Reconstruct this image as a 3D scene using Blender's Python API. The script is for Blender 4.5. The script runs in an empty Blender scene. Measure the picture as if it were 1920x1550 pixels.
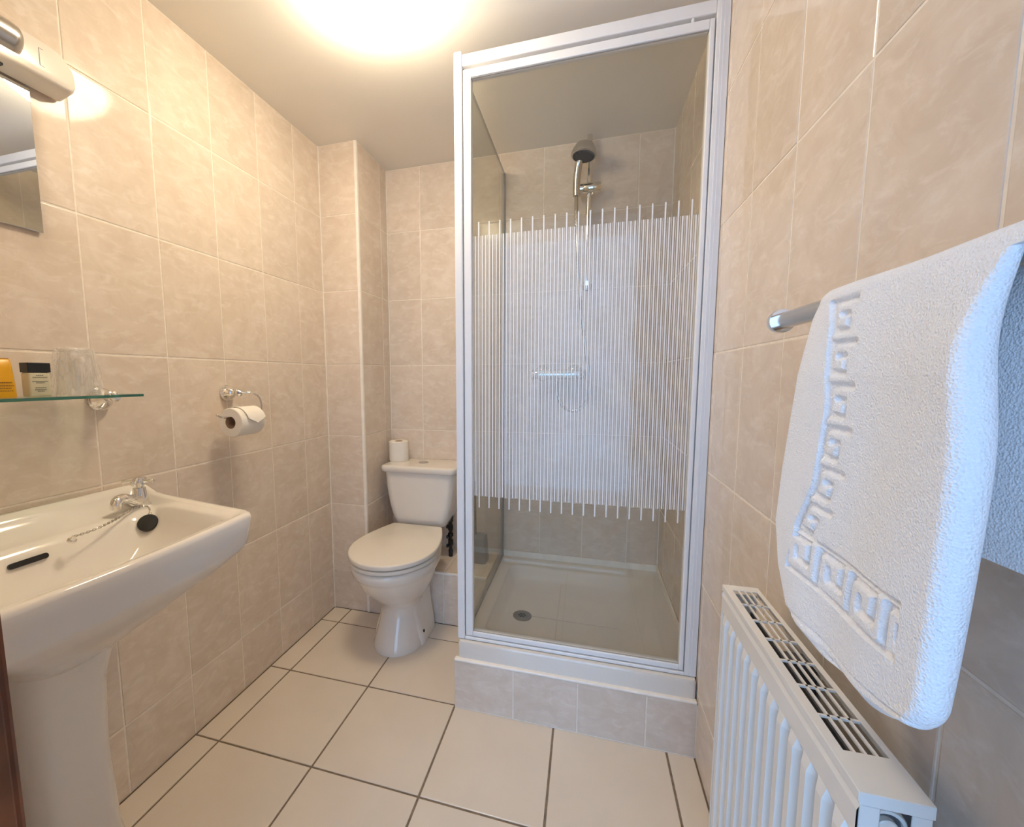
import bpy, bmesh, math, random
import numpy as np
from mathutils import Vector, Matrix

random.seed(7)
S = bpy.context.scene
COL = S.collection
PI = math.pi

# ------------------------------------------------------------------ camera
CAM = Vector((1.1638, -0.1251, 1.1192))
yaw, pitch, roll = -0.2739, -0.1011, -0.0051
fwd = Vector((math.sin(yaw)*math.cos(pitch), math.cos(yaw)*math.cos(pitch), math.sin(pitch)))
rgt = Vector((math.cos(yaw), -math.sin(yaw), 0)); upv = rgt.cross(fwd)
r2 = rgt*math.cos(roll) + upv*math.sin(roll); u2 = -rgt*math.sin(roll) + upv*math.cos(roll)
cd = bpy.data.cameras.new('camera'); cam = bpy.data.objects.new('camera', cd); COL.objects.link(cam)
cam.matrix_world = Matrix(((r2.x, u2.x, -fwd.x, CAM.x), (r2.y, u2.y, -fwd.y, CAM.y), (r2.z, u2.z, -fwd.z, CAM.z), (0, 0, 0, 1)))
cd.sensor_fit = 'HORIZONTAL'; cd.sensor_width = 36.0
cd.lens = 792.91*36/1920
cd.shift_x = 85.88/1920; cd.shift_y = 13.53/1920
cd.clip_start = 0.01
S.camera = cam

# ------------------------------------------------------------------ world, exposure
W = bpy.data.worlds.new('daylight'); S.world = W; W.use_nodes = True
bg = W.node_tree.nodes['Background']
bg.inputs[0].default_value = (0.42, 0.69, 1.14, 1); bg.inputs[1].default_value = 2.9
S.view_settings.view_transform = 'Standard'; S.view_settings.look = 'None'
S.view_settings.gamma = 1.0; S.view_settings.use_curve_mapping = False
S.view_settings.exposure = 0.66
LAMP_COL = (1.0, 0.835, 0.595)
LAMP_E, STRIP_E = 27.0, 52.0
S.cycles.max_bounces = 14; S.cycles.diffuse_bounces = 6; S.cycles.glossy_bounces = 6
S.cycles.transmission_bounces = 10; S.cycles.transparent_max_bounces = 16
S.cycles.sample_clamp_indirect = 6.0
try:
    S.cycles.use_denoising = True
except Exception:
    pass
# skylight portal in the bedroom window
pl = bpy.data.lights.new('window_portal', 'AREA'); pl.shape = 'RECTANGLE'; pl.size = 1.5; pl.size_y = 2.2
pl.cycles.is_portal = True
po = bpy.data.objects.new('window_portal', pl); COL.objects.link(po)
po.location = (1.0, -1.24, 1.2); po.rotation_euler = (PI/2, 0, PI)   # faces into the room (+y)

# ------------------------------------------------------------------ helpers
def mat(name, col=(0.8, 0.8, 0.8), rough=0.4, metal=0.0, **kw):
    m = bpy.data.materials.new(name); m.use_nodes = True
    b = m.node_tree.nodes['Principled BSDF']
    b.inputs['Base Color'].default_value = (*col, 1); b.inputs['Roughness'].default_value = rough
    b.inputs['Metallic'].default_value = metal
    for k, v in kw.items(): b.inputs[k.replace('_', ' ')].default_value = v
    return m

def nd(m, t, **kw):
    n = m.node_tree.nodes.new(t)
    for k, v in kw.items(): setattr(n, k, v)
    return n

def lk(m, a, b): m.node_tree.links.new(a, b)

WORLD = {}
def place(o, parent):
    COL.objects.link(o)
    if parent is not None:
        o.parent = parent
        o.location = Vector(o.location) - WORLD[parent.name]
        WORLD[o.name] = Vector(o.location) + WORLD[parent.name]
    else:
        WORLD[o.name] = Vector(o.location)

def obj(name, bm, m, parent=None, smooth=False, loc=(0, 0, 0), label=None, angle=None):
    if isinstance(bm, bpy.types.Mesh): me = bm
    else:
        me = bpy.data.meshes.new(name); bmesh.ops.recalc_face_normals(bm, faces=bm.faces[:]); bm.to_mesh(me); bm.free()
        if smooth:
            me.polygons.foreach_set('use_smooth', [True]*len(me.polygons))
            if angle: me.set_sharp_from_angle(angle=math.radians(angle))
        if m: me.materials.append(m)
    o = bpy.data.objects.new(name, me); o.location = loc
    place(o, parent)
    if label: o['label'] = label
    return o

def thing(name, label, cat, loc=(0, 0, 0), group=None):
    o = bpy.data.objects.new(name, None); o.location = loc; o.empty_display_size = 0.05
    place(o, None); o['label'] = label; o['category'] = cat
    if group: o['group'] = group
    return o

def structure(o): o['kind'] = 'structure'; return o

def box(bm, x0, x1, y0, y1, z0, z1, bev=0.0, seg=2):
    r = bmesh.ops.create_cube(bm, size=1.0)
    for v in r['verts']:
        v.co = Vector(((x0+x1)/2+v.co.x*(x1-x0), (y0+y1)/2+v.co.y*(y1-y0), (z0+z1)/2+v.co.z*(z1-z0)))
    if bev > 0:
        es = list({e for v in r['verts'] for e in v.link_edges})
        bmesh.ops.bevel(bm, geom=es, offset=bev, segments=seg, profile=0.5, affect='EDGES')
    return bm

def B(*a, **k): return box(bmesh.new(), *a, **k)

def loft(bm, loops, cap0=True, cap1=True, closed=True):
    vs = [[bm.verts.new(p) for p in L] for L in loops]
    n = len(vs[0])
    for a, b in zip(vs, vs[1:]):
        for i in range(n if closed else n-1):
            j = (i+1) % n
            bm.faces.new((a[i], a[j], b[j], b[i]))
    if cap0: bm.faces.new(vs[0][::-1])
    if cap1: bm.faces.new(vs[-1])
    return bm

def frame_of(d):
    d = Vector(d).normalized()
    a = Vector((0, 0, 1)) if abs(d.z) < 0.9 else Vector((1, 0, 0))
    u = d.cross(a).normalized(); return u, d.cross(u).normalized()

def lathe(bm, c, axis, prof, n=32, cap=True):
    """prof: list of (distance along axis, radius)"""
    c = Vector(c); ax = Vector(axis).normalized(); u, w = frame_of(ax)
    loops = [[c + ax*h + (u*math.cos(t)+w*math.sin(t))*max(r, 1e-4) for t in (2*PI*i/n for i in range(n))] for h, r in prof]
    return loft(bm, loops, cap, cap)

def tube(bm, pts, r, n=12, caps=True):
    pts = [Vector(p) for p in pts]; loops = []; pu = None
    for i, p in enumerate(pts):
        d = (pts[min(i+1, len(pts)-1)] - pts[max(i-1, 0)]).normalized()
        if pu is None: u, w = frame_of(d)
        else:
            u = (pu - d*pu.dot(d)).normalized(); w = d.cross(u).normalized()
        pu = u
        rr = r[i] if isinstance(r, (list, tuple)) else r
        loops.append([p + (u*math.cos(t)+w*math.sin(t))*rr for t in (2*PI*k/n for k in range(n))])
    return loft(bm, loops, caps, caps)

def bez(pts, n=12):
    """Catmull-Rom through points"""
    P = [Vector(p) for p in pts]; P = [P[0]*2-P[1]] + P + [P[-1]*2-P[-2]]; out = []
    for i in range(1, len(P)-2):
        for k in range(n):
            t = k/n; a, b, c, d = P[i-1:i+3]
            out.append(0.5*((2*b)+(c-a)*t+(2*a-5*b+4*c-d)*t*t+(3*b-a-3*c+d)*t**3))
    out.append(P[-2]); return out

def rpoly(corners, radii, nc=6, ne=4):
    """rounded polygon, fixed point count: list of (x, y)"""
    k = len(corners); out = []
    segs = []
    for i in range(k):
        p = Vector(corners[i]).to_2d(); a = Vector(corners[i-1]).to_2d(); b = Vector(corners[(i+1) % k]).to_2d()
        r = radii[i] if isinstance(radii, (list, tuple)) else radii
        da = (a-p).normalized(); db = (b-p).normalized()
        ang = da.angle(db); t = r/math.tan(ang/2)
        c = p + (da+db).normalized()*(r/math.sin(ang/2))
        s = p+da*t; e = p+db*t
        arc = []
        for j in range(nc+1):
            f = j/nc; q = s*(1-f)**2 + p*2*f*(1-f) + e*f*f
            v = q-c; arc.append(c + v.normalized()*r if r > 1e-6 else p)
        segs.append(arc)
    for i in range(k):
        out += segs[i]
        e, s = segs[i][-1], segs[(i+1) % k][0]
        for j in range(1, ne): out.append(e.lerp(s, j/ne))
    return [(v.x, v.y) for v in out]

# ------------------------------------------------------------------ materials
def tile_mat():
    m = mat('glazed_wall_tile', rough=0.09)
    b = m.node_tree.nodes['Principled BSDF']; b.inputs['Specular IOR Level'].default_value = 0.24
    tc = nd(m, 'ShaderNodeTexCoord'); oi = nd(m, 'ShaderNodeObjectInfo')
    mp = nd(m, 'ShaderNodeVectorMath', operation='ADD'); sc = nd(m, 'ShaderNodeVectorMath', operation='SCALE')
    cmb = nd(m, 'ShaderNodeCombineXYZ')
    for i in range(3): lk(m, oi.outputs['Random'], cmb.inputs[i])
    sc.inputs['Scale'].default_value = 37.0
    lk(m, cmb.outputs[0], sc.inputs[0]); lk(m, tc.outputs['Object'], mp.inputs[0]); lk(m, sc.outputs[0], mp.inputs[1])
    n1 = nd(m, 'ShaderNodeTexNoise'); n1.inputs['Scale'].default_value = 9; n1.inputs['Detail'].default_value = 5; n1.inputs['Roughness'].default_value = 0.62; n1.inputs['Distortion'].default_value = 1.4
    n2 = nd(m, 'ShaderNodeTexNoise'); n2.inputs['Scale'].default_value = 17; n2.inputs['Detail'].default_value = 7; n2.inputs['Roughness'].default_value = 0.68; n2.inputs['Distortion'].default_value = 0.7
    lk(m, mp.outputs[0], n1.inputs['Vector']); mg = nd(m, 'ShaderNodeMapping'); mg.inputs['Rotation'].default_value = (0, 0, 0.75); mg.inputs['Scale'].default_value = (1.0, 2.3, 1.0)
    lk(m, mp.outputs[0], mg.inputs[0]); lk(m, mg.outputs[0], n2.inputs['Vector'])
    r1 = nd(m, 'ShaderNodeValToRGB'); e = r1.color_ramp.elements
    e[0].position = 0.36; e[0].color = (0.68, 0.575, 0.47, 1); e[1].position = 0.68; e[1].color = (0.755, 0.655, 0.555, 1)
    r2_ = nd(m, 'ShaderNodeValToRGB'); e = r2_.color_ramp.elements
    e[0].position = 0.50; e[0].color = (0, 0, 0, 1); e[1].position = 0.72; e[1].color = (1, 1, 1, 1)
    lk(m, n1.outputs[0], r1.inputs[0]); lk(m, n2.outputs[0], r2_.inputs[0])
    mx = nd(m, 'ShaderNodeMix', data_type='RGBA'); mf = nd(m, 'ShaderNodeMath', operation='MULTIPLY'); mf.inputs[1].default_value = 0.75
    lk(m, r2_.outputs[0], mf.inputs[0]); lk(m, mf.outputs[0], mx.inputs['Factor'])
    lk(m, r1.outputs[0], mx.inputs['A']); mx.inputs['B'].default_value = (0.83, 0.75, 0.665, 1)
    hs = nd(m, 'ShaderNodeHueSaturation'); mr = nd(m, 'ShaderNodeMapRange'); mr.inputs['To Min'].default_value = 0.96; mr.inputs['To Max'].default_value = 1.04
    lk(m, oi.outputs['Random'], mr.inputs['Value']); lk(m, mr.outputs[0], hs.inputs['Value'])
    lk(m, mx.outputs['Result'], hs.inputs['Color']); lk(m, hs.outputs[0], b.inputs['Base Color'])
    n3 = nd(m, 'ShaderNodeTexNoise'); n3.inputs['Scale'].default_value = 14; lk(m, mp.outputs[0], n3.inputs['Vector'])
    bp = nd(m, 'ShaderNodeBump'); bp.inputs['Strength'].default_value = 0.035; bp.inputs['Distance'].default_value = 0.004
    lk(m, n3.outputs[0], bp.inputs['Height']); lk(m, bp.outputs[0], b.inputs['Normal'])
    return m

def noisy(m, scale=20, amt=0.06, bump=0.0, bscale=80):
    """slight colour variation and relief"""
    b = m.node_tree.nodes['Principled BSDF']; c = b.inputs['Base Color'].default_value[:]
    tc = nd(m, 'ShaderNodeTexCoord'); n = nd(m, 'ShaderNodeTexNoise'); n.inputs['Scale'].default_value = scale; n.inputs['Detail'].default_value = 4
    lk(m, tc.outputs['Object'], n.inputs['Vector'])
    r = nd(m, 'ShaderNodeValToRGB'); e = r.color_ramp.elements
    e[0].position = 0.3; e[0].color = tuple(x*(1-amt) for x in c[:3])+(1,); e[1].position = 0.7; e[1].color = tuple(min(1, x*(1+amt)) for x in c[:3])+(1,)
    lk(m, n.outputs[0], r.inputs[0]); lk(m, r.outputs[0], b.inputs['Base Color'])
    if bump:
        n2 = nd(m, 'ShaderNodeTexNoise'); n2.inputs['Scale'].default_value = bscale; n2.inputs['Detail'].default_value = 3
        lk(m, tc.outputs['Object'], n2.inputs['Vector'])
        bp = nd(m, 'ShaderNodeBump'); bp.inputs['Strength'].default_value = bump; bp.inputs['Distance'].default_value = 0.002
        lk(m, n2.outputs[0], bp.inputs['Height']); lk(m, bp.outputs[0], b.inputs['Normal'])
    return m

def glass_mat(name, tint=(0.96, 0.975, 0.965), refl=1.0):
    m = bpy.data.materials.new(name); m.use_nodes = True
    nt = m.node_tree; nt.nodes.remove(nt.nodes['Principled BSDF']); out = nt.nodes['Material Output']
    t = nd(m, 'ShaderNodeBsdfTransparent'); t.inputs[0].default_value = (*tint, 1)
    g = nd(m, 'ShaderNodeBsdfGlossy'); g.inputs['Roughness'].default_value = 0.01
    f = nd(m, 'ShaderNodeFresnel'); f.inputs[0].default_value = 1.5
    ml = nd(m, 'ShaderNodeMath', operation='MULTIPLY'); ml.inputs[1].default_value = refl
    mx = nd(m, 'ShaderNodeMixShader')
    # a pane is modelled as a slab: the same reflectance from either side
    geo = nd(m, 'ShaderNodeNewGeometry'); lw = nd(m, 'ShaderNodeLayerWeight'); lw.inputs[0].default_value = 0.5
    pw = nd(m, 'ShaderNodeMath', operation='POWER'); pw.inputs[1].default_value = 5.0
    lk(m, lw.outputs['Facing'], pw.inputs[0])
    ma = nd(m, 'ShaderNodeMath', operation='MULTIPLY_ADD'); ma.inputs[1].default_value = 0.95*refl; ma.inputs[2].default_value = 0.031*refl
    lk(m, pw.outputs[0], ma.inputs[0]); lk(m, ma.outputs[0], mx.inputs[0])
    nt.nodes.remove(f); nt.nodes.remove(ml); nt.nodes.remove(geo)
    lk(m, t.outputs[0], mx.inputs[1]); lk(m, g.outputs[0], mx.inputs[2]); lk(m, mx.outputs[0], out.inputs[0])
    return m

def emit_mat(name, col, e, base=(0.9, 0.9, 0.88), rough=0.3):
    m = mat(name, base, rough); b = m.node_tree.nodes['Principled BSDF']
    b.inputs['Emission Color'].default_value = (*col, 1); b.inputs['Emission Strength'].default_value = e
    return m

M = {}
M['tile'] = tile_mat()
M['grout'] = noisy(mat('wall_grout', (0.84, 0.76, 0.66), 0.7), 60, 0.08)
M['floor_tile'] = noisy(mat('cream_floor_tile', (0.74, 0.655, 0.55), 0.28), 5, 0.035, 0.05, 40)
M['floor_grout'] = noisy(mat('brown_floor_grout', (0.22, 0.165, 0.115), 0.9), 50, 0.25)
M['ceiling'] = noisy(mat('ceiling_paint', (0.88, 0.85, 0.79), 0.45), 3, 0.015)
M['trim'] = noisy(mat('white_trim', (0.90, 0.85, 0.78), 0.4), 30, 0.05)
M['ceramic'] = noisy(mat('white_ceramic', (0.80, 0.755, 0.69), 0.09, Coat_Weight=0.4, Coat_Roughness=0.04), 6, 0.012)
M['plastic'] = noisy(mat('white_plastic', (0.79, 0.74, 0.66), 0.25), 10, 0.015)
M['frame'] = noisy(mat('white_coated_metal', (0.84, 0.835, 0.83), 0.28), 12, 0.02)
M['acrylic'] = noisy(mat('tray_acrylic', (0.74, 0.70, 0.64), 0.18, Coat_Weight=0.3), 8, 0.02)
M['chrome'] = noisy(mat('chrome', (0.83, 0.81, 0.78), 0.07, 1.0), 20, 0.02)
M['satin'] = noisy(mat('satin_chrome', (0.62, 0.60, 0.57), 0.22, 1.0), 20, 0.03)
M['steel'] = noisy(mat('dull_steel', (0.30, 0.30, 0.29), 0.3, 1.0), 20, 0.05)
M['alu'] = noisy(mat('grey_seal', (0.36, 0.36, 0.36), 0.45), 20, 0.05)
M['black'] = noisy(mat('black_rubber', (0.006, 0.006, 0.007), 0.35), 30, 0.2)
M['dark'] = noisy(mat('dark_plastic', (0.035, 0.036, 0.04), 0.45), 30, 0.1)
M['grey'] = noisy(mat('grey_plastic', (0.10, 0.10, 0.105), 0.5), 30, 0.08)
M['glass'] = glass_mat('shower_glass', (0.93, 0.94, 0.925))
M['shelf_glass'] = glass_mat('shelf_glass', (0.86, 0.93, 0.89))
M['shelf_edge'] = mat('green_glass_edge', (0.035, 0.17, 0.13), 0.12, 0.0, Transmission_Weight=0.3)
M['clear'] = glass_mat('clear_glass', (0.95, 0.955, 0.95), 1.2)
M['print'] = noisy(mat('white_stripe_print', (0.80, 0.785, 0.76), 0.5), 40, 0.02)
M['paper'] = noisy(mat('toilet_paper', (0.86, 0.81, 0.73), 0.95), 40, 0.02, 0.25, 300)
M['card'] = noisy(mat('cardboard', (0.30, 0.19, 0.12), 0.9), 60, 0.1)
M['rad'] = noisy(mat('radiator_enamel', (0.80, 0.775, 0.73), 0.3), 10, 0.015)
M['wood'] = noisy(mat('brown_varnished_wood', (0.17, 0.05, 0.016), 0.3), 14, 0.4, 0.2, 60)
M['yellow'] = noisy(mat('yellow_gel', (0.72, 0.36, 0.004), 0.3), 20, 0.06)
M['cream_label'] = noisy(mat('cream_bottle', (0.60, 0.55, 0.38), 0.35), 30, 0.06)
M['ink'] = noisy(mat('grey_ink', (0.16, 0.145, 0.11), 0.6), 30, 0.1)
M['amber_ink'] = noisy(mat('amber_ink', (0.30, 0.15, 0.01), 0.6), 30, 0.1)
M['mirror'] = mat('mirror_silver', (0.86, 0.87, 0.85), 0.01, 1.0)
M['wall_paint'] = noisy(mat('bedroom_paint', (0.75, 0.74, 0.72), 0.7), 6, 0.03)
M['carpet'] = noisy(mat('bedroom_carpet', (0.22, 0.19, 0.17), 0.95), 90, 0.3, 0.6, 300)
M['lamp'] = emit_mat('opal_lamp_glass', LAMP_COL, LAMP_E)
M['strip'] = emit_mat('strip_lamp', (1.0, 0.85, 0.64), STRIP_E)
# wrapped tumbler film
def film_mat():
    m = bpy.data.materials.new('crinkled_film'); m.use_nodes = True
    nt = m.node_tree; b = nt.nodes['Principled BSDF']; out = nt.nodes['Material Output']
    b.inputs['Base Color'].default_value = (0.93, 0.88, 0.85, 1); b.inputs['Roughness'].default_value = 0.2
    tc = nd(m, 'ShaderNodeTexCoord'); n = nd(m, 'ShaderNodeTexNoise'); n.inputs['Scale'].default_value = 34; n.inputs['Distortion'].default_value = 2.5; n.inputs['Detail'].default_value = 3
    mp = nd(m, 'ShaderNodeMapping'); mp.inputs['Scale'].default_value = (1, 1, 0.35); mp.inputs['Rotation'].default_value = (0.5, 0.3, 0)
    lk(m, tc.outputs['Object'], mp.inputs[0]); lk(m, mp.outputs[0], n.inputs['Vector'])
    bp = nd(m, 'ShaderNodeBump'); bp.inputs['Strength'].default_value = 0.45; bp.inputs['Distance'].default_value = 0.004
    lk(m, n.outputs[0], bp.inputs['Height']); lk(m, bp.outputs[0], b.inputs['Normal'])
    t = nd(m, 'ShaderNodeBsdfTransparent'); mx = nd(m, 'ShaderNodeMixShader'); r = nd(m, 'ShaderNodeMapRange')
    r.inputs['From Min'].default_value = 0.3; r.inputs['From Max'].default_value = 0.7; r.inputs['To Min'].default_value = 0.10; r.inputs['To Max'].default_value = 0.42
    lk(m, n.outputs[0], r.inputs['Value']); lk(m, r.outputs[0], mx.inputs[0])
    lk(m, t.outputs[0], mx.inputs[1]); lk(m, b.outputs[0], mx.inputs[2]); lk(m, mx.outputs[0], out.inputs[0])
    return m
M['film'] = film_mat()
def towel_mat():
    m = mat('white_terry', (0.93, 0.93, 0.94), 0.95, Sheen_Weight=0.35, Sheen_Roughness=0.5)
    b = m.node_tree.nodes['Principled BSDF']; tc = nd(m, 'ShaderNodeTexCoord')
    n = nd(m, 'ShaderNodeTexNoise'); n.inputs['Scale'].default_value = 420; n.inputs['Detail'].default_value = 3
    n2 = nd(m, 'ShaderNodeTexVoronoi'); n2.inputs['Scale'].default_value = 520
    lk(m, tc.outputs['Object'], n.inputs['Vector']); lk(m, tc.outputs['Object'], n2.inputs['Vector'])
    ad = nd(m, 'ShaderNodeMath', operation='ADD'); lk(m, n.outputs[0], ad.inputs[0]); lk(m, n2.outputs[0], ad.inputs[1])
    bp = nd(m, 'ShaderNodeBump'); bp.inputs['Strength'].default_value = 0.7; bp.inputs['Distance'].default_value = 0.0013
    lk(m, ad.outputs[0], bp.inputs['Height']); lk(m, bp.outputs[0], b.inputs['Normal'])
    return m
M['towel'] = towel_mat()

# ------------------------------------------------------------------ room
XR, YP, YB, XP, ZC, YF = 1.4995, 1.6092, 1.8963, 0.1879, 2.1403, 0.09
ROWS = [0.0] + [0.1959+0.3288*k for k in range(6)] + [ZC]
TW = 0.2006
TH = 0.008
_cache = {}
def tile_mesh(w, h, key, t=TH, m='tile', bev=0.0016):
    """tile facing +z in its own frame, centred, front face at z = 0"""
    k = (round(w, 4), round(h, 4), key, m)
    if k in _cache: return _cache[k]
    bm = bmesh.new()
    def ring(dx, z): return [bm.verts.new((sx*(w/2-dx), sy*(h/2-dx), z)) for sx, sy in ((-1, -1), (1, -1), (1, 1), (-1, 1))]
    a, b, c, d = ring(0, -t), ring(0, -bev), ring(bev*0.35, -bev*0.3), ring(bev*1.3, 0)
    for p, q in ((a, b), (b, c), (c, d)):
        for i in range(4): bm.faces.new((p[i], p[(i+1) % 4], q[(i+1) % 4], q[i]))
    bm.faces.new(d)
    me = bpy.data.meshes.new('tile'); bm.to_mesh(me); bm.free(); me.materials.append(M[m])
    _cache[k] = me; return me

def tile(parent, me, origin, normal, up=(0, 0, 1)):
    n = Vector(normal); u = Vector(up); r = u.cross(n)
    o = bpy.data.objects.new('tile', me)
    jit = 0.0006*random.uniform(-1, 0.3)
    o.location = Vector(origin) + n*jit
    o.rotation_euler = Matrix(((r.x, u.x, n.x), (r.y, u.y, n.y), (r.z, u.z, n.z))).to_euler()
    place(o, parent); return o

G = 0.0034
def tile_grid(parent, normal, fixed, cuts, rows, horiz, key):
    """cuts along the horizontal axis, rows in z"""
    for a, b in zip(cuts, cuts[1:]):
        for z0, z1 in zip(rows, rows[1:]):
            if b-a < 0.012 or z1-z0 < 0.012: continue
            me = tile_mesh(b-a-G, z1-z0-G, key)
            c = (fixed, (a+b)/2, (z0+z1)/2) if horiz == 'y' else ((a+b)/2, fixed, (z0+z1)/2)
            tile(parent, me, c, normal)

def cutlist(lo, hi, ref, step):
    out = [lo]; k = math.ceil((lo-ref)/step + 1e-6)
    while ref+k*step < hi-1e-6:
        if ref+k*step-lo > 0.012 and hi-ref-k*step > 0.012: out.append(ref+k*step)
        k += 1
    return out+[hi]

GD = 0.0013   # joints lie this far behind the glaze
wl = structure(obj('wall_left', B(-0.12, -GD, -0.02, YB+0.1, 0, ZC+0.05), M['grout']))
tile_grid(wl, (1, 0, 0), 0.0, cutlist(YF, YP, 0.6304, 0.2012), ROWS, 'y', 'l')
wp = structure(obj('wall_pillar', B(-GD, XP-GD, YP+GD, YB+0.05, 0, ZC+0.02), M['grout']))
tile_grid(wp, (0, -1, 0), YP, [0.0, XP], ROWS, 'x', 'p')
tile_grid(wp, (1, 0, 0), XP, [YP, 1.826, YB], ROWS, 'y', 'ps')
obj('corner_trim', B(XP-0.011, XP+0.0025, YP-0.0025, YP+0.011, 0, ZC, bev=0.002), M['trim'], wp, label='cream plastic corner trim')
wb = structure(obj('wall_back', B(0.0, XR+0.1, YB+GD, YB+0.12, 0, ZC+0.05), M['grout']))
tile_grid(wb, (0, -1, 0), YB, cutlist(XP, XR, 0.3660, 0.1995), ROWS, 'x', 'b')
wr = structure(obj('wall_right', B(XR+GD, XR+0.12, -0.02, YB+0.1, 0, ZC+0.05), M['grout']))
tile_grid(wr, (-1, 0, 0), XR, cutlist(YF, YB, 0.9591, 0.2005), ROWS, 'y', 'r')
# front wall with the doorway the photograph is taken through
DX0, DX1, DZ = 0.684, 1.415, 1.96
bm = bmesh.new(); box(bm, -0.1, DX0-0.03, -0.02, YF-GD, 0, ZC+0.05); box(bm, DX1+0.03, 1.6, -0.02, YF-GD, 0, ZC+0.05); box(bm, DX0-0.03, DX1+0.03, -0.02, YF-GD, DZ+0.03, ZC+0.05)
wf = structure(obj('wall_front', bm, M['grout']))
tile_grid(wf, (0, 1, 0), YF, [0.0, 0.2, 0.4, 0.6], ROWS, 'x', 'f')
fl = structure(obj('floor', B(-0.1, XR+0.1, -0.02, YB+0.1, -0.12, -0.0025), M['floor_grout']))
FT, FG = 0.333, 0.0062
xs = [0.0, 0.0908, 0.0908+FT, 0.0908+2*FT, 0.0908+3*FT, 0.0908+4*FT, XR]
ys = [YF, 1.4958-4*FT, 1.4958-3*FT, 1.4958-2*FT, 1.4958-FT, 1.4958, YP]
for a, b in zip(xs, xs[1:]):
    for c, d in zip(ys, ys[1:]):
        if a > 0.75 and c > 1.15: continue
        me = tile_mesh(b-a-FG, d-c-FG, 'fl', 0.01, 'floor_tile', 0.0014)
        tile(fl, me, ((a+b)/2, (c+d)/2, 0.0), (0, 0, 1), (0, 1, 0))
ce = structure(obj('ceiling', B(-0.1, XR+0.1, -0.02, YB+0.1, ZC, ZC+0.1), M['ceiling']))
# low tiled ledge behind the toilet
LZ = 0.243
wlg = structure(obj('wall_ledge', B(XP, 0.764, YP+GD, YB, 0, LZ-GD), M['grout']))
lc = [XP, 0.366, 0.5655, 0.764]
tile_grid(wlg, (0, -1, 0), YP, lc, [0, LZ-0.006], 'x', 'lg')
for a, b in zip(lc, lc[1:]):
    tile(wlg, tile_mesh(b-a-G, YB-YP-0.012, 'lt'), ((a+b)/2, (YP+YB)/2+0.004, LZ), (0, 0, 1), (0, 1, 0))
obj('edge_trim', B(XP, 0.764, YP-0.002, YP+0.009, LZ-0.008, LZ+0.001, bev=0.002), M['trim'], wlg, label='cream edge trim')
# tiled plinth under the shower tray
XS, YS, PZ = 0.7586, 1.1511, 0.172
wpl = structure(obj('wall_plinth', B(XS+GD, XR, YS+GD, YB, 0, PZ-0.004), M['grout']))
pc = [XS, 0.959, 1.162, 1.362, XR]
tile_grid(wpl, (0, -1, 0), YS, pc, [0.002, PZ], 'x', 'pl')
tile_grid(wpl, (-1, 0, 0), XS, [YS, YS+0.2, YS+0.4, YP], [0.002, PZ], 'y', 'pls')
obj('sealant_bead', B(XS, XR-0.001, YS-0.001, YS+0.018, PZ-0.002, PZ+0.006, bev=0.003), M['trim'], wpl, label='white sealant bead')
# corner sealant lines
def trim(n, *a):
    return structure(obj(n, B(*a), M['trim']))
trim('trim_1', 0.0, 0.004, YP-0.004, YP, 0.0, ZC)
trim('trim_2', XP, XP+0.003, YB-0.003, YB, LZ, ZC)
trim('trim_3', XR-0.003, XR, YB-0.003, YB, 0.27, ZC)
# door casing (dark varnished wood) - its inner edge shows at the lower left
dr = thing('door_1', 'x', 'door'); del dr['label']; del dr['category']; dr['kind'] = 'structure'
obj('door_jamb', B(DX0-0.03, DX0, -0.06, YF+0.004, 0, DZ+0.03, bev=0.002), M['wood'], dr)
obj('door_jamb', B(DX1, DX1+0.03, -0.06, YF+0.004, 0, DZ+0.03, bev=0.002), M['wood'], dr)
obj('door_head', B(DX0, DX1, -0.06, YF+0.004, DZ, DZ+0.03, bev=0.002), M['wood'], dr)
obj('architrave', B(DX0-0.085, DX0-0.008, YF, YF+0.014, 0, DZ+0.08, bev=0.004), M['wood'], dr)
obj('threshold_strip', B(DX0, DX1, 0.03, 0.07, -0.002, 0.006, bev=0.002), M['satin'], dr)
# bedroom beyond the doorway: only what its daylight and the reflections need
BX0, BX1, BY, BZ = -0.4, 2.3, -1.2, 2.4
structure(obj('floor_bedroom', B(BX0-0.1, BX1+0.1, BY-0.1, -0.02, -0.12, -0.003), M['carpet']))
structure(obj('ceiling_bedroom', B(BX0-0.1, BX1+0.1, BY-0.1, -0.02, BZ, BZ+0.1), M['ceiling']))
structure(obj('wall_bedroom_left', B(BX0-0.1, BX0, BY-0.1, -0.02, 0, BZ), M['wall_paint']))
structure(obj('wall_bedroom_right', B(BX1, BX1+0.1, BY-0.1, -0.02, 0, BZ), M['wall_paint']))
bm = bmesh.new(); box(bm, BX0, -0.1, -0.1, -0.02, 0, BZ); box(bm, 1.6, BX1, -0.1, -0.02, 0, BZ)
box(bm, -0.1, DX0-0.03, -0.06, -0.02, 0, BZ); box(bm, DX1+0.03, 1.6, -0.06, -0.02, 0, BZ); box(bm, DX0-0.03, DX1+0.03, -0.06, -0.02, DZ+0.03, BZ)
structure(obj('wall_bedroom_front', bm, M['wall_paint']))
WX0, WX1, WZ0, WZ1 = 0.25, 1.75, 0.1, 2.3
bm = bmesh.new(); box(bm, BX0, WX0, BY-0.1, BY, 0, BZ); box(bm, WX1, BX1, BY-0.1, BY, 0, BZ); box(bm, WX0, WX1, BY-0.1, BY, 0, WZ0); box(bm, WX0, WX1, BY-0.1, BY, WZ1, BZ)
structure(obj('wall_bedroom_back', bm, M['wall_paint']))
w1 = thing('window_1', 'x', 'w'); del w1['label']; del w1['category']; w1['kind'] = 'structure'
bm = bmesh.new()
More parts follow.
